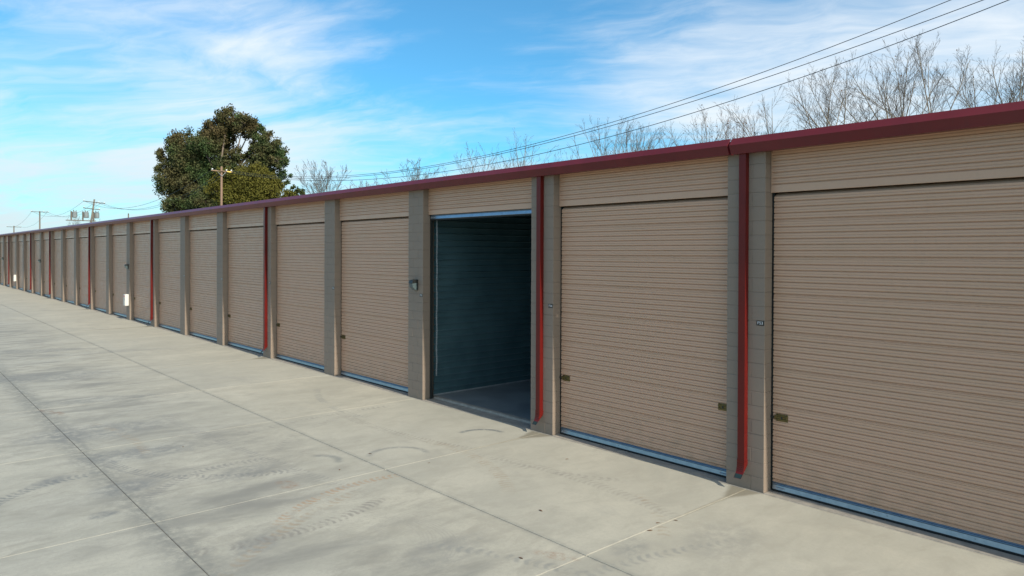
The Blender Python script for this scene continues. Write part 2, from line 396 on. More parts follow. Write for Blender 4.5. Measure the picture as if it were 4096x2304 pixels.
# door parts (local x from the left jamb, y from the facade plane)
DW = BAY-PW
RP, RN = .0832, 6                                             # rib pitch, ribs per curtain sheet
def rib(z0, y0, dep=.014):                                     # one period, going up: groove, lower land, small step, upper land
    o = y0-dep
    return [(o+.003, z0), (y0-.001, z0+.004), (y0+.003, z0+.009), (y0-.001, z0+.014), (o+.001, z0+.018), (o-.003, z0+.021), (o-.003, z0+.043), (o-.001, z0+.046),
            (o+.004, z0+.0485), (o+.0045, z0+.051), (o+.001, z0+.057), (o+.0005, z0+RP-.004)]
def sheet(n, y0): return sum((rib(k*RP, y0) for k in range(n)), [])
SH = RN*RP+.030
pp = [(Y_D-.003, 0), (Y_D-.014, .003), (Y_D-.014, .014), (Y_D-.006, .017), (Y_D-.006, .023), (Y_D-.010, .026)]
prof = pp+[(y, z+.030) for y, z in sheet(RN, Y_D)]+[(Y_D-.003, SH+.004)]
cur = MB().ext(prof, .03, DW-.03, closed=False).mesh('curtain_sheet', 'door_paint')
tp = prof[:len(pp)+4*12]+[(Y_D-.003, SH-2*RP+.004), (Y_D+.010, SH-2*RP+.018), (Y_D+.045, SH-2*RP+.042), (Y_D+.11, SH-2*RP+.075), (Y_D+.18, SH-2*RP+.11)]
ctop = MB().ext(tp, .03, DW-.03, closed=False).mesh('curtain_sheet', 'door_paint')
back = MB().box(.02, DW-.02, Y_D+.19, Y_D+.20, .05, 4.75).mesh('roll_up_door', 'dark_steel')
guide = MB().box(.003, .032, Y_D-.004, Y_D+.05, .0, 4.76).mesh('door_guide', 'dark_steel')
Z_B = .035
bar = MB().ext([(Y_D-.022, Z_B), (Y_D-.026, Z_B+.005), (Y_D-.016, Z_B+.064), (Y_D-.010, Z_B+.069), (Y_D-.022, Z_B+.074), (Y_D-.024, Z_B+.079), (Y_D-.022, Z_B+.084),
                (Y_D-.010, Z_B+.089), (Y_D-.020, Z_B+.095), (Y_D-.006, Z_B+.108), (Y_D+.02, Z_B+.108), (Y_D+.02, Z_B)], .032, DW-.032).mesh('bottom_bar', 'galvanised')
seal = MB().box(.03, DW-.03, Y_D-.012, Y_D+.015, .004, Z_B-.001).mesh('rubber_seal', 'black_rubber')
hm = MB().tube([(.075, Y_D-.017, Z_B+.034), (.08, Y_D-.045, Z_B+.034), (.20, Y_D-.045, Z_B+.034), (.205, Y_D-.017, Z_B+.034)], .007, 8)
hm.tube([(.075, Y_D-.020, Z_B+.034), (.075, Y_D-.016, Z_B+.034)], .017, 10).tube([(.205, Y_D-.020, Z_B+.034), (.205, Y_D-.016, Z_B+.034)], .017, 10)
handle = hm.mesh('lift_handle', 'galv_dull', smooth=False)
bm_ = MB()
for bx_ in (.72, 1.42, 1.58, 2.55): bm_.tube([(bx_, Y_D-.021, Z_B+.034), (bx_, Y_D-.015, Z_B+.034)], .008, 8)
bolts = bm_.mesh('bolt', 'dark_steel')
stick = MB().box(DW-.62, DW-.34, Y_D-.0175, Y_D-.0162, Z_B+.012, Z_B+.055).mesh('label', 'sticker')
# slide bolt latch
lm = MB().box(.075, .255, Y_D-.018, Y_D-.012, 1.015, 1.12).box(.06, .25, Y_D-.034, Y_D-.018, 1.034, 1.048).box(.06, .25, Y_D-.034, Y_D-.018, 1.086, 1.100)
lm.box(.005, .215, Y_D-.030, Y_D-.019, 1.055, 1.080).box(.225, .25, Y_D-.03, Y_D-.018, 1.05, 1.085)
latch = lm.mesh('slide_latch', 'brass', bevel=.002)
lk = MB().box(.16, .178, Y_D-.036, Y_D-.030, 1.05, 1.085).box(.003, .05, Y_D-.033, Y_D-.028, 1.052, 1.083)
for sx in (.10, .235):
    for sz in (1.024, 1.110): lk.tube([(sx, Y_D-.022, sz), (sx, Y_D-.017, sz)], .006, 6)
latch2 = lk.mesh('latch_bolt', 'dark_steel')
tabm = MB().box(.05, .058, Y_D-.04, Y_D-.030, .975, 1.03).mesh('lock_tag', 'yellow')
# header panel: sheet, frame
vp = [(.162, Z_V+.10)]+[(y, z+Z_V+.108) for y, z in sheet(6, .165)]+[(.163, Z_V+.62)]
val = MB().ext(vp, .018, DW-.018, closed=False).mesh('header_panel', 'door_paint')
vf = MB().ext([(.150, Z_V), (.147, Z_V+.004), (.147, Z_V+.104), (.152, Z_V+.108), (.172, Z_V+.108), (.172, Z_V+.04), (.166, Z_V)], .004, DW-.004)
vf.box(.004, .020, .147, .18, Z_V+.1085, H_W-.03).box(DW-.020, DW-.004, .147, .18, Z_V+.1085, H_W-.03)
vfm = vf.mesh('header_trim', 'door_paint')
hood = MB().box(.004, DW-.004, .178, .44, Z_V+.62, H_W-.01).mesh('lintel', 'dark_steel')
sill = MB().ext([(-.018, -.11), (-.018, -.012), (-.006, .001), (.05, .003), (.30, .003), (.315, .040), (.33, .045), (.42, .045), (.42, -.11)], .001, DW-.001).mesh('door_sill', 'sill')
psill = MB().ext([(-.016, -.11), (-.016, -.016), (-.006, -.006), (.0, -.001), (.2, -.001), (.2, -.11)], 0., PW).mesh('pier_footing', 'sill')
OPEN = 2
for i in range(NR, NL+1):
    obj('pier_footing', psill, B, (P0-i*BAY-PW, 0, 0))
for i in range(NR+1, NL+1):                                    # unit i lies to the right of pier i
    ox = P0-i*BAY
    lab = None
    obj('door_sill', sill, B, (ox, 0, 0))
    hp = obj('header_panel', val, B, (ox, 0, 0)); obj('header_trim', vfm, hp); obj('lintel', hood, hp)
    if i == OPEN: continue
    dr = obj('roll_up_door', back, B, (ox, 0, 0))
    for k in range(8): obj('curtain_sheet', cur if k < 7 else ctop, dr, (0, 0, Z_B+.106+k*SH))
    g1 = obj('door_guide', guide, dr); g2 = obj('door_guide', guide, dr, (DW-.035, 0, 0))
    obj('bottom_bar', bar, dr); obj('rubber_seal', seal, dr); obj('slide_latch', latch, dr)
    if i <= 5:
        obj('latch_bolt', latch2, dr); obj('lift_handle', handle, dr); obj('bolt', bolts, dr)
        obj('lift_handle', handle, dr, (DW-.28, 0, 0)); obj('label', stick, dr)
    if i in (0, 1):
        q = obj('slide_latch', latch, dr, (DW, 0, 0)); q.scale.x = -1; q = obj('latch_bolt', latch2, dr, (DW, 0, 0)); q.scale.x = -1
    if i == 1: obj('lock_tag', tabm, dr, (DW-.125, 0, 0))

# the open unit
ox = P0-OPEN*BAY
drum = MB()
n = 40; ring = []
for j in range(n):
    a = 2*math.pi*j/n; rr = .24+(.008 if j % 2 else 0); ring.append((.62+rr*math.cos(a), 4.60+rr*math.sin(a)))
dr = drum.ext(ring, .08, DW-.08).build('roll_up_door', 'door_paint', B); dr.location = (ox, 0, 0); dr['label'] = 'open roll-up door wound up behind the header'
q = obj('curtain_sheet', cur, dr, (0, 0, 4.265))
for nm, me, dxx in (('bottom_bar', bar, 0), ('bolt', bolts, 0), ('label', stick, 0), ('lift_handle', handle, 0), ('rubber_seal', seal, 0)):
    obj(nm, me, dr, (dxx, 0, 4.13))
obj('door_guide', guide, dr); obj('door_guide', guide, dr, (DW-.035, 0, 0))
ch = MB(); zz = 4.2; k = 0
while zz > .55:                                                # hoist chain links
    cx, cy = .085+.006*math.sin(zz*9), .33; pts = []
    for j in range(9):
        a = 2*math.pi*j/8; e, hgt = .011*math.cos(a), .026*math.sin(a)
        pts.append((cx+(e if k % 2 else e*.35), cy+(e*.35 if k % 2 else e), zz+hgt))
    ch.tube(pts, .0045, 4, cap=False); zz -= .040; k += 1
ch.build('hoist_chain', 'galv_dull', dr, smooth=True)
DEP = 12.2
fl = MB().box(-.3, DW+.3, .42, DEP, -.11, .0448).build('floor_slab', 'floor', B); fl.location.x = ox
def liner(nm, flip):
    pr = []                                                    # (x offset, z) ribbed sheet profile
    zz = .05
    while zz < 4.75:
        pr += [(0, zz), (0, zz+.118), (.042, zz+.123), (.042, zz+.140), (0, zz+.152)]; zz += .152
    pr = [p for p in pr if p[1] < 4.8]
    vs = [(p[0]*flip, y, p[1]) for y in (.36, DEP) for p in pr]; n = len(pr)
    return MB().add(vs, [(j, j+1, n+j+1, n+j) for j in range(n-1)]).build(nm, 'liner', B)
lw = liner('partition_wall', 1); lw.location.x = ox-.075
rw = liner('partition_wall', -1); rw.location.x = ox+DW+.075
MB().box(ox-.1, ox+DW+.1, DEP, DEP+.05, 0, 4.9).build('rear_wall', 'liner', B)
tr = MB().box(ox-.0745, ox-.060, .36, DEP, .045, .075).build('base_trim', 'galv_dull', B)

# outer shell: roof, back and end walls
BL, BR = P0-NL*BAY-PW, P0-NR*BAY
MB().ext([(.02, 4.90), (.02, 4.95), (DEP+.5, 5.42), (DEP+.5, 5.37)], BL-.1, BR+.1).build('roof', 'roofing', B)
MB().box(BL, BR, DEP+.1, DEP+.3, -.1, 5.35).build('back_wall', 'block_paint', B)
MB().box(BL, BL+.2, .46, DEP+.09, -.1, 5.0).build('end_wall', 'block_paint', B)
MB().box(BR-.2, BR, .46, DEP+.09, -.1, 5.0).build('end_wall', 'block_paint', B)
# dark inside closure above the header, between doors and roof
MB().box(BL+.21, ox-.11, .5, .55, 0, 4.88).build('inner_wall', 'dark_steel', B)
MB().box(ox+DW+.11, BR-.21, .5, .55, 0, 4.88).build('inner_wall', 'dark_steel', B)

# gutter sections: sloped upper face, nose, undercut lower face
gp = [(-.002, 4.835), (-.135, 4.828), (-.192, 4.955), (-.105, 5.060), (-.085, 5.060), (-.090, 5.045), (-.170, 4.955), (-.120, 4.845), (-.006, 4.850), (-.002, 5.04), (.012, 5.04), (.012, 4.835)]
cuts = [BR+.1, P0-PW+.135, P0-4*BAY-PW-.02, P0-7*BAY-PW-.1, P0-11*BAY-PW, P0-15*BAY-PW, P0-19*BAY-PW, BL-.1]
for a, c in zip(cuts[1:], cuts[:-1]):
    gap = .035 if c == cuts[1] else .0025
    gu = MB().ext(gp, a+.0, c-gap).build('gutter', 'maroon_paint', B)
    if a == cuts[2] or c == cuts[1]: pass
    MB().ext([(-.134, 4.8265), (-.195, 4.955), (-.104, 5.063), (-.100, 5.058), (-.189, 4.955), (-.131, 4.8315)], a+.002, a+.03).build('gutter_lap', 'maroon_paint', gu)
MB().box(BL, BR, -.001, .16, 4.882, 4.90).build('eave_trim', 'door_paint', B)

# downspouts with kicked-out elbows
DX, DWD, DDP = -.3100, .108, .088
def rectpath(path, hw, hd):                                    # rectangular pipe, path of (y,z,tilt)
    mb = MB(); vs = []
    for (y, z, t) in path:
        ny, nz = math.cos(t), math.sin(t)
        for sx, s in ((-1, -1), (1, -1), (1, 1), (-1, 1)): vs.append((sx*hw, y+s*hd*ny, z+s*hd*nz))
    fs = [(i*4+j, i*4+(j+1) % 4, i*4+4+(j+1) % 4, i*4+4+j) for i in range(len(path)-1) for j in range(4)]
    return mb.add(vs, fs)
yc = -.004-DDP/2
pipe = rectpath([(yc, 4.84, 0), (yc, .40, 0)], DWD/2, DDP/2).mesh('downspout', 'red_paint', bevel=0)
path = [(yc, .43, 0)]
for j in range(7):
    a = R_(46)*j/6; rr = .17
    wob = .004 if j % 2 else 0
    path.append((yc-rr*(1-math.cos(a)), .385-rr*math.sin(a), a))
y1, z1, a1 = path[-1]; path.append((y1-.075*math.sin(a1)-.0, z1-.075*math.cos(a1), a1))
elb = MB(); ep = []
for j, pth in enumerate(path): ep.append(pth)
elbow = rectpath(ep, DWD/2+.004, DDP/2+.004).mesh('elbow', 'red_paint')
inner = rectpath(ep[:], DWD/2+.001, DDP/2+.001).mesh('elbow_lining', 'lining')
cr = MB()
for j in range(1, 6):                                          # crimps across the front of the elbow
    y, z, t = path[j]; o = DDP/2+.006
    cr.box(-DWD/2+.006, DWD/2-.006, y-o*math.cos(t)-.003, y-o*math.cos(t)+.004, z-o*math.sin(t)-.005, z-o*math.sin(t)+.005)
crimp = cr.mesh('crimp', 'red_paint')
sc = MB().tube([(DWD/2+.003, yc-.012, .41), (DWD/2+.009, yc-.012, .41)], .009, 8).tube([(DWD/2, yc-.02, 2.9), (DWD/2+.005, yc-.02, 2.9)], .007, 8).mesh('screw', 'red_paint')
for i in DOWN+(22, -2):
    d = obj('downspout', pipe, B, (P0-i*BAY+DX, 0, 0))
    e = obj('elbow', elbow, d); obj('elbow_lining', inner, d); obj('crimp', crimp, d); obj('screw', sc, d)

# ------------------------------------------------------------------ fittings on the wall
plate = MB().box(-.058, .058, -.004, 0, -.034, .034).mesh('number_plate', 'plate_black', bevel=.002)
where = {0: 'beside the rightmost downspout', 1: 'on the pier right of the open unit', 2: 'below the wall lamp left of the open unit',
         3: 'on the plain pier left of the lamp pier', 4: 'beside the downspout left of the open unit'}
for i in range(0, 12):
    lab = 'small black unit plate reading F%d %s' % (53+i, where.get(i, 'on pier %d units left of the open door' % (i-2)))
    o = tag(obj('number_plate', plate, loc=(P0-i*BAY-.068, -.0015, 2.405)), lab, 'sign', 'unit number plates on the piers')
    t = obj('lettering', LETTERS[53+i], o, (0, -.0045, 0)); t.rotation_euler.x = R_(90)

lb = MB().box(-.072, .072, -.028, 0, -.13, .12).mesh('back_box', 'lamp_black', bevel=.006)
lh = MB().add([(-.075, -.028, .05), (.075, -.028, .05), (.075, -.17, .035), (-.075, -.17, .035), (-.075, -.028, .125), (.075, -.028, .125), (.075, -.15, .105), (-.075, -.15, .105)],
              [(0, 1, 2, 3), (4, 7, 6, 5), (0, 4, 5, 1), (1, 5, 6, 2), (2, 6, 7, 3), (3, 7, 4, 0)]).mesh('hood', 'lamp_black', bevel=.005)
lg = MB().add([(-.068, -.028, -.118), (.068, -.028, -.118), (.068, -.075, -.118), (-.068, -.075, -.118), (-.068, -.028, .048), (.068, -.028, .048), (.068, -.158, .034), (-.068, -.158, .034),
               (.068, -.145, -.05), (-.068, -.145, -.05)],
              [(0, 3, 2, 1), (4, 5, 6, 7), (0, 1, 5, 4), (3, 9, 8, 2), (9, 7, 6, 8), (1, 2, 8, 6, 5), (0, 4, 7, 9, 3)]).mesh('lens', 'lamp_glass', bevel=.004)
for i, lab in ((2, 'black wall lamp with frosted lens on pier left of the open unit'), (8, 'small black wall lamp above the nearer white cabinet'),
               (14, 'tiny black wall lamp on far pier between two downspouts'), (19, 'tiny black wall lamp at the far left end of the row')):
    t = thing('wall_lamp', lab, 'lamp', (P0-i*BAY-.262, -.001, 2.645), 'wall lamps on the piers')
    obj('back_box', lb, t); obj('hood', lh, t); obj('lens', lg, t)
cb = MB().box(-.155, .155, -.17, 0, 0, .57).mesh('box', 'cabinet_white', bevel=.01)
cdr = MB().box(-.135, .135, -.176, -.171, .02, .55).mesh('door', 'cabinet_white', bevel=.002)
cl_ = MB().box(-.075, .075, -.179, -.1765, .42, .51).mesh('label', 'cabinet_red')
cw = MB().box(-.05, .05, -.1805, -.1795, .443, .453).box(-.05, .05, -.1805, -.1795, .475, .485).mesh('label_print', 'cabinet_white')
chd = MB().box(.035, .055, -.186, -.1765, .26, .38).mesh('handle', 'dark_steel', bevel=.003)
for i, lab in ((8, 'nearer white fire extinguisher cabinet with red label, low on pier'), (17, 'farther small white fire extinguisher cabinet near left edge')):
    t = thing('extinguisher_cabinet', lab, 'cabinet', (P0-i*BAY-.31, -.001, .70), 'white extinguisher cabinets')
    obj('box', cb, t); d = obj('door', cdr, t); obj('label', cl_, t); obj('label_print', cw, t); obj('handle', chd, t)

# dry leaves on the slab
rng = random.Random(11)
lf = MB().add([(-.035, 0, .004), (-.01, .013, .010), (.02, .011, .007), (.045, 0, .004), (.02, -.012, .008), (-.01, -.012, .010), (0, 0, .004)],
              [(0, 1, 6), (1, 2, 6), (2, 3, 6), (3, 4, 6), (4, 5, 6), (5, 0, 6)]).mesh('dry_leaf', 'leaf_dry')
for lx, ly, lab in ((-13.0, -5.4, 'reddish dry leaf on the slab between the two long joints'), (-10.04, -3.99, 'dry leaf on the slab left of the joint crossing'),
                    (-5.8, -4.04, 'dark dry leaf near the bottom centre of the slab'), (-5.43, -2.05, 'upper of three dry leaves left of the nearest cross joint'),
                    (-5.34, -2.32, 'lower of three dry leaves left of the nearest cross joint'), (-5.33, -1.81, 'rightmost of three dry leaves left of the nearest cross joint'),
                    (-10.5, -3.18, 'dry leaf beside the nearer curved tyre scrub'), (-9.42, -2.73, 'dry leaf on the slab right of the nearer curved tyre scrub'),
                    (-6.71, -2.86, 'dry leaf in the middle of the nearest slab panel'), (-8.1, -.9, 'dry leaf at the foot of the closed door beside the open unit')):
    o = tag(obj('dry_leaf', lf, loc=(lx, ly, .0)), lab, 'leaf', 'dry leaves scattered on the slab')
    o.rotation_euler.z = rng.uniform(0, 6.28); o.scale = [rng.uniform(.6, 1.05)]*3

# ------------------------------------------------------------------ poles and wires behind the building
def pole(loc, h, m, label, arms, lean=0., r=.15, braces=True, arml=1.95, guard=False):
    t = thing('utility_pole', label, 'utility pole', loc, 'utility poles behind the building')
    top = Vector((math.sin(lean)*.72*h, math.sin(lean)*.72*h, h))
    def up(z): return Vector((top.x*z/h, top.y*z/h, z))
    MB().tube([(0, 0, -.1), up(h*.5), up(h)], [r*1.25, r*1.05, r*.85], 12).build('pole', m, t, smooth=True)
    for k, (dz, L, off, am) in enumerate(arms):
        c0 = up(h-dz)+Vector((.14, 0, 0)); tilt = -math.sin(lean)*.55
        mb = MB(); hl = L/2
        mb.tube([c0+Vector((0, -hl+off, -tilt*(-hl+off)*-1)), c0+Vector((0, hl+off, tilt*(hl+off)))], .055, 4)
        a = mb.build('crossarm', am, t)
        for s in ((-hl+.1, hl-.12, hl*.42) if k == 0 else (-hl+.1, hl-.1)):
            p = c0+Vector((0, s+off, tilt*(s+off)+.05))
            MB().tube([p, p+Vector((0, 0, .07)), p+Vector((0, 0, .15))], [.05, .085, .045], 8).build('insulator', 'insulator', a)
        if braces and k == 0:
            for s in (-.42, .36): MB().tube([c0+Vector((-.02, s, -.06)), c0+Vector((-.02, 0, -.46))], .022, 4).build('brace', 'galv_dull', a)
        if guard and k == 0: MB().box(c0.x+.05, c0.x+.085, c0.y+off+.42, c0.y+off+.82, c0.z-.06, c0.z+.04).build('line_guard', 'yellow_guard', a)
    return t
p1 = pole((-67.2, 14.54, -.14), 11.45, 'pole_wood', 'brown wooden utility pole in front of the big leafy tree', ((.45, 1.95, 0, 'arm_wood'),), guard=True, r=.105)
p2 = pole((-122.6, 13.9, -.14), 11.35, 'pole_grey', 'leaning grey pole with three transformers left of the big tree', ((.45, 2.9, 0, 'pole_grey'), (1.45, 2.2, -.2, 'pole_grey')), lean=R_(8.5), r=.13, arml=3)
for k, s in enumerate((-1.75, -.25, 1.15)):
    zc = 9.0
    cxl = (.35, s+.55, zc)
    tk = MB().tube([(cxl[0], cxl[1], zc-.44), (cxl[0], cxl[1], zc-.40), (cxl[0], cxl[1], zc+.36), (cxl[0], cxl[1], zc+.46)], [.26, .34, .34, .2], 14).build('transformer', 'transformer', p2, smooth=False)
    MB().tube([(cxl[0], cxl[1]-.1, zc+.44), (cxl[0], cxl[1]-.16, zc+.70)], .06, 6).tube([(cxl[0], cxl[1]+.15, zc+.44), (cxl[0], cxl[1]+.2, zc+.64)], .05, 6).build('bushing', 'pole_grey', tk)
    MB().box(cxl[0]-.12, cxl[0]+.12, cxl[1]-.52, cxl[1]-.36, zc-.9, zc+.5).build('bracket', 'pole_grey', p2)
MB().box(.1, .3, -2.3, 1.6, 8.08, 8.2).build('platform_beam', 'pole_grey', p2)
p3 = pole((-168.3, 15, -.14), 11.5, 'pole_grey', 'dark distant pole with single crossarm, second from left', ((.15, 3.0, 0, 'pole_grey'),), braces=False, r=.14)
p4 = pole((-203.8, 15, -.14), 9.5, 'pole_grey', 'faint distant pole with crossarm at far left', ((.25, 2.9, 0, 'pole_grey'),), braces=False, r=.14)
t = thing('lamp_mast', 'thin bare mast sticking up between big tree and transformer pole', 'mast', (-101.7, 15, -.14))
MB().tube([(0, 0, 0), (0, 0, 8.4)], [.10, .07], 8).build('pole', 'pole_grey', t)
MB().tube([(0, 0, 8.39), (0, 0, 8.48)], [.09, .04], 8).build('cap', 'pole_grey', t)

wl = ('upper', 'middle', 'lower')
# the three conductors that climb to the upper right: sag curves through measured heights
WIRES = (('upper', 15.37, ((-67.2, 11.0), (-55.25, 9.61), (-46.27, 8.94), (-40.54, 8.78), (-26.55, 9.33), (-16.88, 10.49), (-8.08, 11.99))),
         ('middle', 14.86, ((-67.2, 11.0), (-52.13, 9.17), (-45.71, 8.73), (-26.05, 9.11), (-15.69, 10.21), (-7.03, 11.61))),
         ('lower', 13.64, ((-67.2, 11.0), (-49.27, 8.78), (-43.63, 8.25), (-35.01, 7.98), (-24.87, 8.39), (-13.69, 9.69), (-6.0, 11.05))))
def wire(name, pts, label, r, group):
    o = MB().tube(pts, r, 5).build(name, 'wire', None, smooth=True); return tag(o, label, 'power line', group)
for nm, yp, tab in WIRES:
    xs = np.array([a for a, _ in tab]); zs = np.array([b_ for _, b_ in tab]); c = np.polyfit(xs, zs, 3)
    pts = [(x_, yp+(x_+67.2)*.04, float(np.polyval(c, x_))) for x_ in np.linspace(-67.2, 12, 60)]
    wire('power_line', pts, '%s of three dark power lines climbing to the upper right' % nm, .014, 'near power lines')
def sagwire(a, c, sag, label, r=.014):
    a, c = Vector(a), Vector(c); pts = []
    for j in range(25):
        s = j/24; p = a.lerp(c, s); p.z -= sag*4*s*(1-s); pts.append(p)
    wire('power_line', pts, label, r, 'far power lines')
for nm, yo, zo in (('left', -.87, 0), ('middle', .32, 0), ('right', .83, 0)): sagwire((-67.2, 14.54+yo, 10.95+zo), (-121.3, 14.9+yo*1.4, 10.85-.1*yo), 2.2, '%s far wire from wooden pole to transformer pole' % nm, .016)
for nm, yo in (('upper', -1.3), ('middle', 0.3), ('lower', 1.2)): sagwire((-121.3, 14.9+yo, 10.8), (-168.3, 15+yo, 11.35), 1.6, '%s far wire running left from the transformer pole' % nm, .016)
for nm, yo in (('upper', -1.3), ('lower', 1.3)): sagwire((-168.3, 15+yo, 11.35), (-203.8, 15+yo, 9.2), 1.2, '%s faint wire between the two leftmost poles' % nm, .016)

# ------------------------------------------------------------------ trees
class Tubes:                                                    # many thin tapering tubes as numpy arrays
    def __init__(s): s.V, s.F, s.n = [], [], 0
    def add(s, pts, r0, r1, k):
        pts = np.asarray(pts); n = len(pts); t = np.gradient(pts, axis=0); t /= np.linalg.norm(t, axis=1)[:, None]+1e-9
        ref = np.where(np.abs(t[:, 2:3]) < .9, np.array([[0, 0, 1.]]), np.array([[1., 0, 0]]))
        a = np.cross(t, ref); a /= np.linalg.norm(a, axis=1)[:, None]; b_ = np.cross(t, a)
        th = np.arange(k)*2*np.pi/k; r = np.linspace(r0, r1, n)
        v = pts[:, None, :]+r[:, None, None]*(np.cos(th)[None, :, None]*a[:, None, :]+np.sin(th)[None, :, None]*b_[:, None, :])
        i, j = np.meshgrid(np.arange(n-1), np.arange(k), indexing='ij')
        f = np.stack([i*k+j, i*k+(j+1) % k, (i+1)*k+(j+1) % k, (i+1)*k+j], -1).reshape(-1, 4)
        s.V.append(v.reshape(-1, 3)); s.F.append(f+s.n); s.n += n*k
    def mesh(s, name, m): return rawmesh(name, np.concatenate(s.V), np.concatenate(s.F), m, True)

def bare_tree(loc, h, wdt, label, seed, lean=(0, 0), dens=1., twigm='twig', trunks=1, forkz=.62, leaves=0):
    """leafless tree: tall stem, ascending limbs, branches, twigs"""
    rs = np.random.RandomState(seed); tr, tw = Tubes(), Tubes()
    t = thing('bare_tree', label, 'tree', loc, 'leafless trees behind the building')
    tips = []; th = forkz*h; CH = h-th; rm = min(.014, max(.005, .00012*math.hypot(loc[0], loc[1]+9.4)))
    def grow(p, d, L, r, lev):
        n = (7, 8, 6, 4, 3)[lev]; pts = [p]; dd = d/np.linalg.norm(d)
        for _ in range(n-1):
            dd = dd+rs.normal(0, (.03, .035, .05, .08, .11)[lev], 3)+np.array([0, 0, (.02, .045, .085, .09, .06)[lev]])
            dd /= np.linalg.norm(dd); pts.append(pts[-1]+dd*L/(n-1))
        r1 = r*(.62, .22, .3, .5, .6)[lev]
        (tr if lev < 2 else tw).add(pts, r, max(r1, rm*.65), (8, 6, 4, 3, 3)[lev])
        if lev == 4: tips.append(pts[-1]); return
        cnt = int(round((0, 11, 6.5, 3)[lev]*dens))
        for c in range(cnt):
            s = .14+.85*(c+rs.rand()*.8)/cnt; i = min(int(s*(n-1)), n-2); q = pts[i]+(pts[i+1]-pts[i])*(s*(n-1)-i)
            ax = (pts[i+1]-pts[i]); ax = ax/np.linalg.norm(ax); o = rs.normal(0, 1, 3); o -= ax*(o@ax); o /= np.linalg.norm(o)
            an = rs.uniform(.34, .74); nd = ax*math.cos(an)+o*math.sin(an)
            Lc = CH*rs.uniform(.30, .48)*(1.15-.62*s) if lev == 1 else L*rs.uniform(.36, .6)*(1.1-.5*s)
            grow(q, nd, Lc, max(r*(1-.65*s)*.48, rm), lev+1)
    for k in range(trunks):
        o2 = k-(trunks-1)/2; base = np.array([o2*.5, rs.uniform(-.2, .2), 0.])
        d = np.array([lean[0]*.12+rs.normal(0, .02)+o2*.10, lean[1]*.1+rs.normal(0, .02), 1.])
        n = 9; pts = [base]
        for _ in range(n-1): d = d/np.linalg.norm(d)+rs.normal(0, .02, 3); pts.append(pts[-1]+d*th*rs.uniform(.96, 1.04)/(n-1)/np.linalg.norm(d))
        r0 = .0085*h+.02; tr.add(pts, r0, r0*.62, 9)
        nl = max(4, int(round(rs.randint(7, 10)*(1. if trunks == 1 else .62)))); off = rs.rand()*6
        for c in range(nl):
            a = off+c*2.4; sp = (.22+.85*(c+rs.rand())/nl)*wdt/(.95*CH) if c else .08
            z = pts[-1] if c < 4 else pts[rs.randint(5, 8)]
            dd = np.array([math.cos(a)*sp+lean[0], math.sin(a)*sp+lean[1], 1.])
            grow(z, dd, (h-z[2])*rs.uniform(.80, 1.02), r0*rs.uniform(.22, .36), 1)
    allv = np.concatenate(tr.V+tw.V); zs = h/allv[:, 2].max()
    for T in (tr, tw): T.V = [v*np.array([1, 1, zs]) for v in T.V]
    obj('trunk', tr.mesh('trunk', 'bark_pale'), t); obj('crown', tw.mesh('crown', twigm), t)
    if leaves:
        pk = np.array(tips)[rs.choice(len(tips), leaves)]*np.array([1, 1, zs]); leafcloud(pk, .10, .14, 'seed_pods', 'twig_rust', t, rs, 1)['kind'] = 'stuff'
    return t
def leafcloud(cent, w0, l0, name, m, parent, rs, per=1):
    n = len(cent)*per; c = np.repeat(cent, per, 0)
    d = rs.normal(0, 1, (n, 3)); d[:, 2] -= .5; d /= np.linalg.norm(d, axis=1)[:, None]
    o = np.cross(d, rs.normal(0, 1, (n, 3))); o /= np.linalg.norm(o, axis=1)[:, None]
    s = rs.uniform(.65, 1.3, (n, 1)); a, b_ = d*l0*s, o*w0*s
    v = np.stack([c-a*.5, c+b_*.5-a*.05, c+a*.5, c-b_*.5-a*.05], 1).reshape(-1, 3)
    f = np.arange(n*4).reshape(-1, 4)
    return obj(name, rawmesh(name, v, f, m), parent)
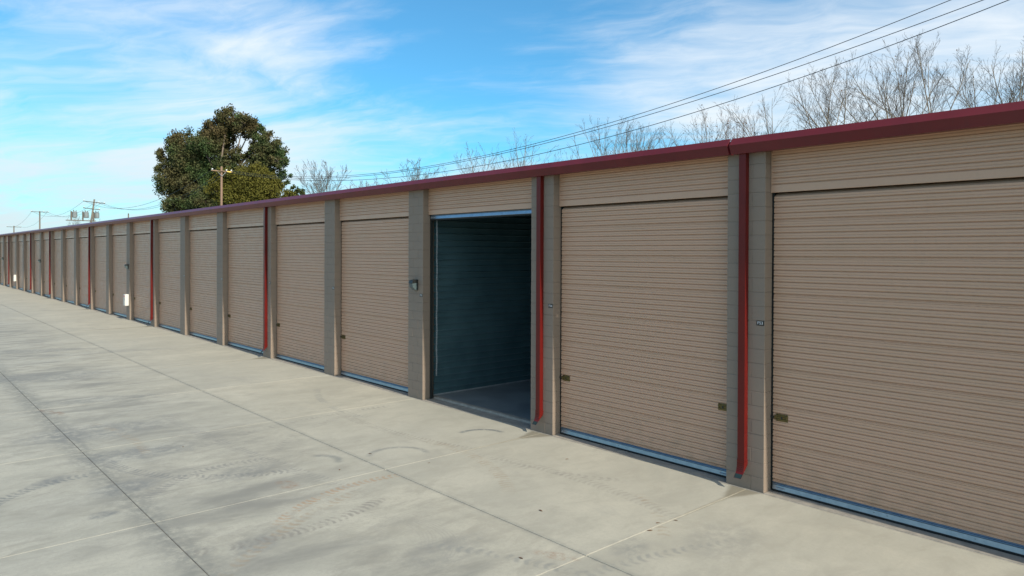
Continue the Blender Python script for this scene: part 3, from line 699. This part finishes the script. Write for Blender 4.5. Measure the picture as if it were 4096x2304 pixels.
TREES = (  # x, y, top, crown width, lean, trunks, density, label
 (-12.2, 25, 12.45, 4.2, (-.28, .0), 1, .75, 'leafless tree with a limb bending left, beside the largest bare tree', 3),
 (-10.7, 24, 12.75, 5.6, (.0, .0), 2, 1.0, 'largest leafless tree, tall twin-stemmed, above the right end of the gutter', 8),
 (-9.7, 27, 12.0, 3.4, (.22, .1), 1, .6, 'leafless tree leaning right between the two tallest bare trees', 5),
 (-7.9, 24, 11.9, 5.0, (.12, .0), 2, .95, 'leafless tree at the right edge of the picture', 6),
 (-15.2, 25, 12.65, 5.2, (-.05, .0), 2, .95, 'dense rounded leafless tree left of the right-hand group', 7),
 (-18.6, 26, 12.0, 4.4, (-.22, .0), 1, .75, 'open leafless tree leaning left of the dense rounded one', 21),
 (-18.9, 23, 10.5, 2.6, (.0, .0), 1, .9, 'low leafless tree with brown pods just above the gutter gap', 9),
 (-21.9, 24, 11.4, 3.8, (-.12, .0), 1, .8, 'leafless tree with pods left of the gutter gap', 10),
 (-26.5, 28, 10.3, 3.2, (.0, .0), 2, .7, 'low leafless tree tips barely above the gutter', 13),
 (-29.4, 25, 12.1, 3.8, (-.15, .0), 1, .7, 'leftmost of the three leafless trees above the nearest closed door', 12),
 (-30.2, 28, 12.2, 2.6, (.0, .0), 1, .7, 'middle of the three leafless trees above the nearest closed door', 14),
 (-25.6, 24, 11.2, 2.9, (.14, .0), 1, .75, 'rightmost of the three leafless trees above the nearest closed door', 15),
 (-34.2, 22, 11.4, 2.9, (.0, .0), 1, .5, 'sparse leafless tree crossed by wires above the open unit', 16),
 (-44.0, 26, 12.1, 4.4, (-.12, .0), 1, .8, 'leafless tree left of the sparse one, crossed by wires', 17),
 (-45.1, 30, 11.7, 3.0, (.1, .0), 1, .5, 'faint leafless tree right behind the wire-crossed one', 18),
 (-33.1, 24, 10.2, 1.8, (.3, .0), 1, .45, 'few bare twigs showing above the gutter right of the open unit', 19),
 (-53.0, 26, 11.8, 4.4, (.0, .0), 1, .95, 'small round leafless tree halfway along the roofline', 20),
 (-64.8, 29, 11.4, 5.6, (.0, .0), 3, .8, 'low brownish leafless thicket left of the small round tree', 22),
 (-67.5, 25, 12.8, 6.4, (.0, .0), 2, .95, 'broad pale leafless tree right of the big leafy tree', 23),
)
for (x_, y_, h, wd, ln, tk, de, lab, sd_) in TREES:
    FS = 1.5                                                   # the row stands well behind the pole line
    bare_tree((x_*FS, -9.378+(y_+9.378)*FS, -.14), 3.53+(h-3.39+(.45 if x_ > -17 else .15))*FS, wd*FS*(.92 if x_ > -17 else .74), lab, sd_, ln, de, 'twig_rust' if 'brown' in lab else 'twig', tk, leaves=(60 if 'pods' in lab else (14 if 'largest' in lab or 'dense' in lab or 'edge' in lab else 0)))
for x_, y_, s in ((-272, 40, 31), (-266, 44, 32)):
    bare_tree((x_, y_, -.14), 16.4 if s == 31 else 16.0, 1.8, 'faint %s leafless poplar left of the transformer pole' % ('left' if s == 31 else 'right'), s, (0, 0), .5, 'twig', 1, .3)

def leafy_tree(name, label, base, lobes, leafm, seed, per, lw, ll, trunk_r, fill=.55, cloud=None, squash=.85):
    rs = np.random.RandomState(seed); t = thing(name, label, 'tree', base); T = Tubes(); b0 = np.array(base)
    L = np.array(lobes); L[:, :3] -= b0
    top = L[:, 2].max(); cen = L[:, :2].mean(0)
    fork = np.array([cen[0]*.15, cen[1]*.15, top*.30]); mid = np.array([cen[0]*.4, cen[1]*.4, top*.55])
    T.add([np.array([0, 0, 0.]), fork*.5, fork], trunk_r, trunk_r*.8, 9)
    T.add([fork, (fork+mid)/2+rs.normal(0, .15, 3), mid, np.array([cen[0]*.5, cen[1]*.5, top*.8])], trunk_r*.75, trunk_r*.2, 7)
    C = []
    for (x_, y_, z_, r) in L:
        p = np.array([x_, y_, z_]); s0 = fork if z_ < top*.55 else mid
        m_ = (s0+p)/2+rs.normal(0, .35, 3)+np.array([0, 0, -.3])
        T.add([s0, (s0+m_)/2, m_, (m_+p)/2, p], trunk_r*.42, trunk_r*.07, 5)
        n = int(per*r*r/1.8); nc = max(8, int(22*r*r/1.6))
        # clumps on the lobe, leaves round each clump
        d = rs.normal(0, 1, (nc, 3)); d /= np.linalg.norm(d, axis=1)[:, None]; rad = r*(fill+(1-fill)*rs.rand(nc, 1)**.6)
        cc = p+d*rad*np.array([1, 1, squash])
        for q in cc[:max(4, nc//2)]: T.add([p, (p+q)/2+rs.normal(0, .1, 3), q], trunk_r*.08, .012, 3)
        per_c = max(8, n//nc); cr = r*.30
        e = rs.normal(0, 1, (nc, per_c, 3)); e /= np.linalg.norm(e, axis=2)[..., None]
        C.append((cc[:, None, :]+e*cr*rs.rand(nc, per_c, 1)**.7*1.25*rs.uniform(.75, 1.25, (nc, 1, 1))).reshape(-1, 3))
    obj('trunk', T.mesh('trunk', 'bark_euca'), t)
    leafcloud(np.concatenate(C), lw, ll, 'crown', leafm, t, rs); return t
EU = [[-82.83, 21.14, 18.63, 1.43], [-83.93, 19.9, 17.55, 1.67], [-81.63, 22.48, 18.04, 1.55], [-80.67, 23.54, 16.97, 1.07], [-86.55, 16.96, 16.22, 1.55], [-87.73, 15.63, 14.54, 1.19], [-85.82, 17.76, 14.44, 2.03],
      [-84.4, 19.36, 15.76, 1.79], [-80.58, 23.63, 15.66, 1.31], [-79.54, 24.78, 15.31, 1.43], [-78.9, 25.49, 13.76, 1.07], [-80.09, 24.16, 13.63, 1.43], [-78.73, 25.67, 11.97, .89], [-87.07, 16.33, 11.33, 1.79],
      [-85.4, 18.2, 11.58, 2.27], [-87.48, 15.89, 12.76, 1.31], [-83.43, 20.43, 13.5, 1.67], [-82.0, 22.03, 14.58, 1.07], [-86.58, 16.86, 9.18, 1.79], [-84.19, 19.53, 9.44, 2.39],
      [-81.2, 22.9, 14.4, .9], [-81.0, 23.2, 12.6, 1.5], [-82.4, 21.5, 12.4, 1.6], [-83.4, 20.4, 16.6, 1.5], [-85.1, 18.6, 13.0, 1.8], [-80.2, 24.0, 14.6, 1.2], [-86.2, 17.2, 12.6, 1.7], [-80.0, 24.2, 11.4, 1.3]]
rs_ = np.random.RandomState(5); EU2 = []
for l in EU:
    a = rs_.uniform(-1.6, 1.6); EU2.append([l[0]-.745*a, l[1]+.667*a, l[2], l[3]])
    if l[3] > 1.3: EU2.append([l[0]-.745*(a+2.2*(1 if a < 0 else -1)), l[1]+.667*(a+2.2*(1 if a < 0 else -1)), l[2]-.4, l[3]*.85])
EU2 = [[a_, b_, c_, r_*1.02] for a_, b_, c_, r_ in EU2]
leafy_tree('eucalyptus_tree', 'very large dark green and brownish leafy tree above the left roofline', (-83.6, 20.4, -.14), EU2, 'leaf_euca', 2, 2300, .12, .27, .5, .35)
YG = [[-72.69, 17.41, 11.01, 1.15], [-71.49, 18.74, 10.07, 1.68], [-70.66, 19.68, 11.13, 1.15], [-70.09, 20.3, 9.56, 1.36], [-72.18, 17.96, 8.81, 1.89], [-69.11, 21.39, 9.04, .84], [-70.78, 19.52, 8.4, 1.57], [-73.58, 16.4, 9.75, 1.05],
      [-71.5, 18.6, 6.5, 2.0], [-70., 20.2, 6.8, 1.6], [-70.4, 19.9, 10.2, 1.3], [-72.3, 17.7, 10., 1.4], [-71., 19.2, 9.2, 1.9]]
YG = [[a_, b_, c_, r_*1.15] for a_, b_, c_, r_ in YG]
leafy_tree('olive_green_tree', 'yellowish green bushy tree in front of the big dark tree', (-71.4, 18.8, -.14), YG, 'leaf_olive', 3, 3600, .11, .19, .28, .5)
leafy_tree('small_leafy_tree', 'small dark green tree top right of the yellowish green tree', (-70.1, 23.3, -.14), [[-70.25, 23.13, 9.55, .75], [-69.8, 23.6, 9.45, .55], [-70.1, 23.3, 8.6, 1.0], [-70.5, 22.9, 9.0, .7]], 'leaf_dark', 4, 1700, .13, .28, .14)
